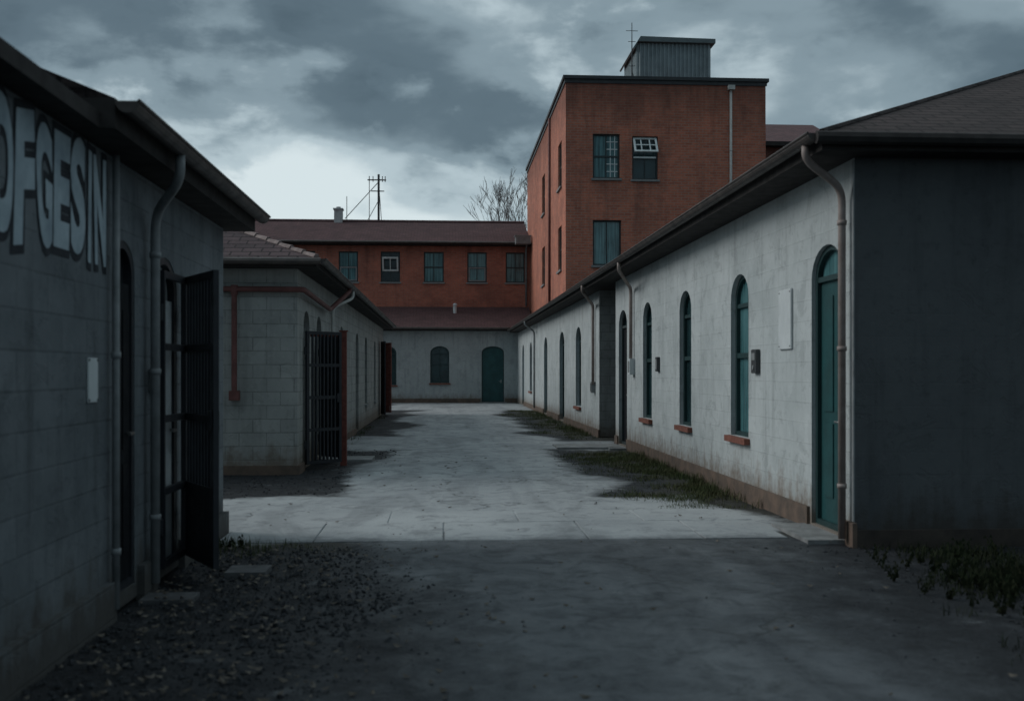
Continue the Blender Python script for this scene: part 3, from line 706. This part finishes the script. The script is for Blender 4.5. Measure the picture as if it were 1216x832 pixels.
B7 = thing('brick_wing', (14.5, 48, 0), 'brick wing with dark shingled roof beside the tower', 'building')
a = G(); facade(a, Fr((0, 48, 0), (1, 0, 0), (0, -1, 0)), 11.7, 17.9, 0, 12.0, [(12.6, 13.6, 8.4, 10, 0), (15, 16, 8.4, 10, 0)]); box_walls(a, 11.7, 17.9, 48, 55, 0, 12.0, skip=('y0',))
mk('wall', a, M['brick_far'], B7, recalc=False)
Fw = Fr((0, 48, 0), (1, 0, 0), (0, -1, 0))
for o in ((12.6, 13.6, 8.4, 10, 0), (15, 16, 8.4, 10, 0)): window_part(B7, Fw, o, frame='frame_dark', bars=('m',), sill='sill_grey')
a = G(); q = [(11.7, 47.6, 12.1), (18.4, 47.6, 12.1), (18.4, 55.4, 12.1), (11.7, 55.4, 12.1)]; r0, r1 = (11.7, 51.5, 13.8), (18.4, 51.5, 13.8)
a.face([q[0], q[1], r1, r0]); a.face([q[1], q[2], r1], 1); a.face([q[2], q[3], r0, r1]); a.face([q[3], q[0], r0], 1)
b_ = [(x, y, z - .2) for x, y, z in q]; a.face(b_, 1)
for k in range(4): j = (k + 1) % 4; a.face([q[k], q[j], b_[j], b_[k]], 1)
mk('roof', a, [M['roof_red'], M['soffit']], B7)

# ------------------------------------------------------------------ wall-mounted things
def wall_box(name, F, u, v, w, h, d, mat, label, cat, mat2='box_dark', kind='box', group=None):
    t = thing(name, F.p(u, v, 0), label, cat, group)
    a = G(); a.box(F, u - w / 2, u + w / 2, v, v + h, .001, d); o = mk('casing', a, M[mat], t)
    bm = bmesh.new(); bm.from_mesh(o.data); bmesh.ops.bevel(bm, geom=bm.edges[:], offset=min(.006, d * .3), segments=2, affect='EDGES'); bm.to_mesh(o.data); bm.free()
    a = G()
    if kind == 'meter':
        a.box(F, u - w * .3, u + w * .3, v + h * .55, v + h * .85, d, d + .006); a.tube([F.p(u, v + h * .25, d), F.p(u, v + h * .25, d + .012)], w * .13, 10)
        mk('dial', a, M[mat2], t)
    elif kind == 'plate':
        for (x, y) in ((-.42, .05), (.42, .05), (-.42, .95), (.42, .95)): a.tube([F.p(u + x * w, v + y * h, d), F.p(u + x * w, v + y * h, d + .004)], .008, 8)
        mk('screw', a, M[mat2], t)
    else:
        a.box(F, u - w * .32, u + w * .32, v + h * .15, v + h * .85, d, d + .005); mk('cover', a, M[mat2], t)
    return t
wall_box('wall_panel', FR, 10.71, 1.73, .40, .62, .025, 'plate', 'blank pale rectangular panel fixed to painted wall', 'panel', kind='plate')
wall_box('meter_box', FR, 11.72, 1.48, .20, .27, .05, 'box_dark', 'small dark grey meter box between door and window', 'meter', kind='meter', mat2='box_grey')
wall_box('intercom', FR, 17.2, 1.50, .16, .24, .05, 'box_dark', 'dark intercom box beside arched window', 'intercom', mat2='box_grey')
wall_box('junction_box', FR, 19.5, 1.44, .22, .3, .1, 'plate', 'pale junction box at end of pipe on wall', 'box', mat2='box_grey')
wall_box('junction_box', FR, 24.6, 1.0, .2, .26, .1, 'box_grey', 'grey junction box at end of downpipe', 'box')
wall_box('notice_plate', FL, 6.28, 1.32, .17, .26, .012, 'plate', 'small pale blank notice on dirty block wall', 'sign', kind='plate')
wall_box('junction_box', FL, 7.50, 1.36, .09, .16, .04, 'box_grey', 'small grey switch box beside gated doorway', 'box')

# ------------------------------------------------------------------ ground
def sst(a, b, x):
    t = max(0, min(1, (x - a) / (b - a))); return t * t * (3 - 2 * t)
def boxm(x, y, x0, x1, y0, y1, s=.3, s2=None):
    s2 = s2 or s
    return min(sst(x0 - s, x0 + s, x), 1 - sst(x1 - s2, x1 + s2, x), sst(y0 - s, y0 + s, y), 1 - sst(y1 - s, y1 + s, y))
def wob(x, y, f=.5, k=0): return mnoise.noise(Vector((x * f + k, y * f, k * 1.7)))
def masks(x, y):
    xw = x + wob(x, y, .45, 3) * .8; yw = y + wob(x, y, .5, 9) * .6
    conc = boxm(xw, yw, -1.0, 2.1, 11, 51, .4)
    conc = max(conc, boxm(xw, yw, -14, 3.4, 9.6, 12.6, .35))
    conc = max(conc, boxm(xw, yw, -2.6, .0, 20.6, 24.5, .5), boxm(xw, yw, 1, 3.6, 20.2, 22.8, .4))
    conc = max(conc, boxm(xw, yw, -2.6, 3.6, 41, 51, .7))
    asph = boxm(xw, yw, .05 - max(0, yw - 7.5) * .35, 2.5, -6, 9.9, .55, .9)  # pale worn centre; the dark sides also put vignetting into ground colour
    grav = max(boxm(xw, yw, -9, .8, -6, 9.3, .5), boxm(xw, yw, -14, -.9, 12.4, 60, .4), boxm(xw, yw, 1.7, 2.75, 11.5, 40, .3) * .95, boxm(xw, yw, 2.0, 9, -6, 9.2, .5) * .9)
    grass = max(boxm(xw, yw, 2.5, 3.7, 11.5, 19.6, .4), boxm(xw, yw, 2.45, 3.7, 23.4, 40, .35), boxm(xw, yw, 3.6, 9, 4.5, 8.6, .5))
    return conc, grav, asph, grass
xs = [-600, -200, -80, -40, -20, -14] + [-10 + .5 * i for i in range(14)] + [-3 + .09 * i for i in range(81)] + [4.4 + .4 * i for i in range(20)] + [13, 18, 30, 60, 150, 600]
ys = [-600, -150, -40, -12, -5, -2, 0, 1.5] + [2.5 + .1 * i for i in range(186)] + [21.1 + .2 * i for i in range(150)] + [52, 56, 62, 75, 100, 160, 300, 900]
nx, ny = len(xs), len(ys); V = []; C = []
for y in ys:
    for x in xs:
        c, gr, asp, gs = masks(x, y) if (-20 < x < 20 and -10 < y < 62) else (0, .0, 0, 1)
        z = 0
        if -6 < x < 13 and -2 < y < 52:
            z = wob(x, y, .35, 21) * .02 + wob(x, y, 3, 5) * .008 * (1 - max(c, asp)) + .0
            z -= .02 * (1 - max(c, asp))
            if 9.1 < y < 11.5: z = z * .3 - .003
        V.append((x, y, z)); C.append((c, gr, asp, 1))
F_ = [(j * nx + i, j * nx + i + 1, (j + 1) * nx + i + 1, (j + 1) * nx + i) for j in range(ny - 1) for i in range(nx - 1)]
me = bpy.data.meshes.new('ground'); me.from_pydata(V, [], F_)
ca = me.color_attributes.new('mask', 'FLOAT_COLOR', 'POINT'); ca.data.foreach_set('color', [k for c in C for k in c])
me.materials.append(M['ground'])
for p in me.polygons: p.use_smooth = True
gd = bpy.data.objects.new('ground', me); coll.objects.link(gd); gd['kind'] = 'structure'

a = G(); random.seed(5)
for (xj, yj0, yj1) in (([-2.0, -1.15, 0.0, 1.3, 2.35, 3.12], 9.35, 10.45), ([-2.0, -.55, .75, 2.0, 3.12], 10.45, 11.4)):
    for i in range(len(xj) - 1):
        x0, x1, y0, y1 = xj[i] + .007, xj[i + 1] - .007, yj0 + .007, yj1 - .007
        if yj0 < 10: y0 += random.uniform(-.02, .02)
        zt = [.008 + random.uniform(-.002, .002) for _ in range(4)]
        if yj0 < 10: zt[0] = zt[1] = .001
        else: zt[2] = zt[3] = -.001
        c4 = [(x0, y0), (x1, y0), (x1, y1), (x0, y1)]
        b4 = [(x + (.006 if x == x0 else -.006), y + (.006 if y == y0 else -.006)) for x, y in c4]
        for k in range(4):
            l = (k + 1) % 4
            a.face([(*c4[k], -.05), (*c4[l], -.05), (*c4[l], zt[l] - .004), (*c4[k], zt[k] - .004)])
            a.face([(*c4[k], zt[k] - .004), (*c4[l], zt[l] - .004), (*b4[l], zt[l]), (*b4[k], zt[k])])
        a.face([(*b4[k], zt[k]) for k in range(4)])
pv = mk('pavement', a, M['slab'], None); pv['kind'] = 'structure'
a = G()
for (x0, x1, y0, y1, z1) in ((-1.62, -1.32, 7.9, 8.2, .015), (-2.0, -1.66, 7.05, 7.3, .0)): a.box(WF, x0, x1, -.04, z1, y0, y1)
pv = mk('paving_slab', a, M['slab_dark'], None); pv['kind'] = 'structure'
a = G()
for (x0, x1, y0, y1) in ((2.2, 3.5, 20.3, 21.3), (-2.1, -1.2, 17.7, 18.5)): a.box(WF, x0, x1, -.04, .03, y0, y1)
pv = mk('paving_slab', a, M['slab_step'], None); pv['kind'] = 'structure'

# ------------------------------------------------------------------ vegetation & litter
def blade(a, x, y, h, lean, w, ang, z=-.02, mi=0):
    d = Vector((math.cos(ang), math.sin(ang), 0)); s = Vector((-d.y, d.x, 0)) * w
    p = Vector((x, y, z)); m1 = p + d * lean * .35 + Vector((0, 0, h * .6)); t = p + d * lean + Vector((0, 0, h))
    i = len(a.v); a.v += [p - s, p + s, m1 + s * .7, m1 - s * .7, t]
    a.f += [(i, i + 1, i + 2, i + 3), (i + 3, i + 2, i + 4)]; a.mi += [mi, mi]
random.seed(11)
a = G()
def tuft(x, y, n, h, sp=.06, mi=0):
    for _ in range(n):
        blade(a, x + random.gauss(0, sp), y + random.gauss(0, sp), h * random.uniform(.4, 1.1), h * random.uniform(.1, .9), random.uniform(.002, .0045), random.uniform(0, 6.28), mi=mi)
for _ in range(17000):
    r = random.random()
    if r < .50: x = random.uniform(1.9, 3.5); y = random.uniform(11.4, 20)
    elif r < .73: x = random.uniform(2.0, 3.5); y = random.uniform(23.2, 41)
    else: x = random.uniform(3.0, 6.0); y = random.uniform(5.0, 8.75)
    gmask = masks(x, y)[3]; k = wob(x, y, 1.3, 33) * 1.4 + wob(x, y, 4, 13) * .5 + .42
    if y < 9: k += .25
    if random.random() < gmask * k * (1.3 if x > 3.0 else .85):
        tuft(x, y, random.randint(4, 9), random.uniform(.025, .075) * (1.4 if 3.25 < x < 3.5 or y < 9 else 1) * (1.3 if y > 23 else 1), mi=1 if y < 9 else 0)
for (x, y, n, h) in [(-1.9, 9.1, 30, .14), (-1.7, 9.15, 30, .12), (-1.5, 9.0, 20, .1), (-1.3, 9.2, 16, .08), (-1.1, 9.15, 14, .06), (-1.85, 8.8, 20, .12), (-1.6, 8.75, 12, .08)] + \
    [(3.45, random.uniform(11.4, 19), 16, random.uniform(.1, .18)) for _ in range(40)] + [(-2.0, random.uniform(18, 36), 8, .1) for _ in range(30)] + [(random.gauss(-1.3, .6), 9.25 + random.uniform(-.2, .04), 4, .03) for _ in range(24)]:
    if x < -2.0: continue
    tuft(x, y, n * 2, h, .07)
o = mk('grass', a, [M['grass'], M['weed']], None, recalc=False); o['kind'] = 'stuff'
a = G()
def leafquad(a, p, d, L, w, droop):
    d = Vector(d); s = Vector((-d.y, d.x, 0)).normalized() * w; p = Vector(p)
    m_ = p + d * L * .5 + Vector((0, 0, .02)); t = p + d * L + Vector((0, 0, -droop)); i = len(a.v)
    a.v += [p, m_ + s, t, m_ - s]; a.f += [(i, i + 1, i + 2), (i, i + 2, i + 3)]; a.mi += [0, 0]
def weed(x, y, h, n):
    for _ in range(n):
        ang = random.uniform(0, 6.28); le = random.uniform(.2, .7) * h
        tip = Vector((x + math.cos(ang) * le, y + math.sin(ang) * le, h * random.uniform(.5, 1)))
        b = Vector((x, y, -.02)); a.tube([b, (b + tip) / 2 + Vector((0, 0, .02)), tip], .002, 4)
        for k in range(7):
            q = b.lerp(tip, .15 + .85 * k / 6); an = random.uniform(0, 6.28)
            leafquad(a, q, (math.cos(an), math.sin(an), random.uniform(-.1, .5)), random.uniform(.012, .03), random.uniform(.002, .005), .01)
for _ in range(110):
    x = random.gauss(4.1, .6); y = random.gauss(7.1, .6)
    if x < 3.2 or y > 8.7: continue
    weed(x, y, random.uniform(.05, .17), random.randint(4, 7))
for _ in range(5): weed(random.uniform(-2, -1.7), random.uniform(8.6, 9.2), .08, 4)
o = mk('weeds', a, M['weed'], None, recalc=False); o['kind'] = 'stuff'
a = G(); random.seed(21)
def stone(x, y, r):
    i = len(a.v); rot = random.uniform(0, 3)
    P = [(1, 0, 0), (0, 1, 0), (-1, 0, 0), (0, -1, 0), (0, 0, .7), (0, 0, -.5)]
    for (px, py, pz) in P:
        k = r * random.uniform(.65, 1.2); qx = px * math.cos(rot) - py * math.sin(rot); qy = px * math.sin(rot) + py * math.cos(rot)
        a.v.append(Vector((x + qx * k + random.uniform(-.2, .2) * r, y + qy * k, -.018 + pz * k + r * .1)))
    for (p, q) in ((0, 1), (1, 2), (2, 3), (3, 0)):
        a.f += [(i + p, i + q, i + 4), (i + q, i + p, i + 5)]; a.mi += [0, 0]
for _ in range(20000):
    r = random.random()
    if r < .6: x = random.uniform(-2.0, .9); y = random.uniform(3.6, 9.4)
    elif r < .72: x = random.uniform(-3.5, -.5); y = random.uniform(12.3, 21)
    else: x = random.uniform(1.6, 6); y = random.uniform(4, 9) if random.random() < .5 else random.uniform(11.4, 20)
    c, gr, asp, gs = masks(x, y)
    if 9.3 < y < 11.4: continue
    if random.random() < max(gr, gs * .6) + .03 and max(c, asp * .85) < random.random(): stone(x, y, random.choice((.004, .005, .006, .007, .009, .012, .012, .02)) * random.uniform(.7, 1.4))
o = mk('gravel', a, M['stone'], None, recalc=False); o['kind'] = 'stuff'
a = G()
for _ in range(900):
    q_ = random.random()
    if q_ < .65: x = random.gauss(-1.5, .5); y = random.uniform(4, 9.2)
    elif q_ < .8: x = random.uniform(-1.8, .8); y = random.uniform(4, 9.2)
    else: x = random.uniform(-2, 3.4); y = random.uniform(4, 20)
    if x < -1.98 or x > 3.48: continue
    r = random.uniform(.008, .032); an = random.uniform(0, 6.28); z = .002 if not (9.3 < y < 11.4) else .015
    u = Vector((math.cos(an), math.sin(an), random.uniform(-.3, .3))) * r; w = Vector((-math.sin(an), math.cos(an), random.uniform(-.3, .3))) * r * .6; p = Vector((x, y, z))
    up_ = Vector((0, 0, r * .4)); a.face([p - u + up_, p - w, p + u + up_, p + w])
o = mk('leaf_litter', a, M['leaf'], None, recalc=False); o['kind'] = 'stuff'

# bare tree
random.seed(9)
T = thing('bare_tree', (4.1, 70, 0), 'leafless tree rising behind the brick building', 'tree')
tr = G(); cr = G()
def grow(p, d, L, r, dep):
    n = 4; pts = [p]; q = p.copy(); dd = d.copy()
    for k in range(n):
        dd = (dd + Vector((random.uniform(-.16, .16), random.uniform(-.16, .16), random.uniform(.0, .10)))).normalized(); q = q + dd * L / n; pts.append(q.copy())
    (tr if dep == 0 else cr).tube(pts, r, 8 if dep < 2 else 4, r2=r * .62)
    if dep >= 6: return
    for k in range(3 if dep < 5 else 4):
        t = pts[random.choice((2, 3, 4))] if k else pts[-1]
        a1 = (k * 2.1 + random.uniform(0, 1.5)) if dep < 2 else random.uniform(0, 6.28); sp = random.uniform(.3, .62)
        nd = (dd + Vector((math.cos(a1) * sp, math.sin(a1) * sp, random.uniform(-.1, .15)))).normalized()
        if dep < 2: nd = (nd + Vector((0, 0, .25))).normalized()
        grow(t.copy(), nd, L * random.uniform(.60, .76), max(.012, r * .52), dep + 1)
grow(Vector((4.1, 70, 0)), Vector((0, 0, 1)), 5.6, .2, 0)
mk('trunk', tr, M['bark'], T, recalc=False); mk('crown', cr, M['bark'], T, recalc=False)

# ------------------------------------------------------------------ world
w = bpy.data.worlds.new('World'); scene.world = w; w.use_nodes = True
t = w.node_tree; t.nodes.clear(); n = NT('', tree=t)
out = n.node('ShaderNodeOutputWorld')
sunv = Vector((-.80, .22, .55)).normalized()
sky = n.node('ShaderNodeTexSky', sky_type='NISHITA', sun_disc=False)
sky.sun_elevation = math.asin(sunv.z); sky.sun_rotation = math.atan2(sunv.x, sunv.y)
bg1 = n.node('ShaderNodeBackground', {'Color': sky.outputs[0], 'Strength': .07})
gen = n.node('ShaderNodeTexCoord').outputs['Generated']
dx, dy, dz = n.sep(gen)
c1 = n.noise(4.0, vec=n.map(gen, (1, 1, 2.1), (4.3, 1.4, 2.0)), detail=8, rough=.50, dist=.12)
c2 = n.noise(10, vec=n.map(gen, (.9, 1, 1.7), (7.1, 3.0, .3)), detail=8, rough=.53, dist=.12)
lum = n.math('ADD', n.math('MULTIPLY', n.math('SUBTRACT', c1, .5), 3.6), n.math('MULTIPLY', n.math('SUBTRACT', c2, .5), 1.8))
def prof_ramp(fac, stops):
    nd = n.node('ShaderNodeValToRGB', {0: fac}); cr_ = nd.color_ramp
    cr_.elements[0].position = stops[0][0]; cr_.elements[0].color = (*[stops[0][1]] * 3, 1)
    cr_.elements[1].position = stops[-1][0]; cr_.elements[1].color = (*[stops[-1][1]] * 3, 1)
    for p_, v_ in stops[1:-1]:
        e_ = cr_.elements.new(p_); e_.color = (v_, v_, v_, 1)
    return nd.outputs[0]
zz = n.math('ADD', dz, n.math('MULTIPLY', n.math('SUBTRACT', c2, .5), -.20))
pr = prof_ramp(zz, [(0, .78), (.14, .78), (.185, .64), (.225, .40), (.27, .35), (.32, .46), (.45, .66), (1, .72)])
lum = n.math('ADD', n.math('MULTIPLY', lum, .42), pr)
def gap(cx, cy, cz, rad, amp):
    global lum
    d = n.node('ShaderNodeVectorMath', {0: n.node('ShaderNodeVectorMath', {0: gen, 1: Vector((cx, cy, cz)).normalized()}, operation='SUBTRACT').outputs[0], 1: (.75, 1, 1.5)}, operation='MULTIPLY').outputs[0]
    ln = n.node('ShaderNodeVectorMath', {0: d}, operation='LENGTH').outputs['Value']
    ln = n.math('ADD', ln, n.math('MULTIPLY', n.math('SUBTRACT', c2, .5), .45))
    lum = n.math('ADD', lum, n.math('MULTIPLY', n.rng(ln, rad, 0), amp))
gap(.04, .95, .33, .10, .28); gap(-.17, .97, .185, .12, .30); gap(-.04, .97, .15, .13, .18); gap(.22, .95, .29, .10, .20); gap(.33, .93, .24, .10, .12)
gap(-.32, .95, .27, .22, -.16); gap(-.08, .95, .245, .15, -.18); gap(.5, .9, .2, .16, -.08)
lum = n.math('ADD', lum, n.math('MULTIPLY', dx, -.06)); lum = n.math('ADD', lum, n.math('MULTIPLY', n.math('MINIMUM', dy, 0.0), .30))  # added dimming of the unseen sky behind the camera, darkens camera-facing walls
rp = n.node('ShaderNodeValToRGB', {0: lum}); r_ = rp.color_ramp; r_.interpolation = 'EASE'
r_.elements[0].position = 0; r_.elements[0].color = (.070, .108, .134, 1)
r_.elements[1].position = 1; r_.elements[1].color = (.70, .80, .825, 1)
for p_, c_ in ((.25, (.110, .161, .195)), (.5, (.235, .315, .36)), (.75, (.47, .575, .62))):
    e_ = r_.elements.new(p_); e_.color = (*c_, 1)
bg2 = n.node('ShaderNodeBackground', {'Color': rp.outputs[0], 'Strength': 1.0})
mx = n.node('ShaderNodeMixShader', {0: .93, 1: bg1.outputs[0], 2: bg2.outputs[0]})
t.links.new(mx.outputs[0], out.inputs[0])
L = bpy.data.lights.new('sun', 'SUN'); L.energy = 1.4; L.angle = math.radians(35); L.color = (1, .98, .955)
lo_ = bpy.data.objects.new('sun', L); coll.objects.link(lo_); lo_.rotation_euler = sunv.to_track_quat('Z', 'Y').to_euler(); lo_.location = (-20, 10, 20)

# ------------------------------------------------------------------ camera
cam = bpy.data.cameras.new('camera'); cam.lens = 37; cam.sensor_width = 36; cam.clip_end = 3000; cam.clip_start = .05
cam.shift_y = 25 / 1216
cam.dof.use_dof = True; cam.dof.focus_distance = 22; cam.dof.aperture_fstop = 2.0
co = bpy.data.objects.new('camera', cam); coll.objects.link(co)
co.location = (0, 0, 1.5); co.rotation_euler = (math.radians(90), 0, -math.atan(81 / 1250))
scene.camera = co
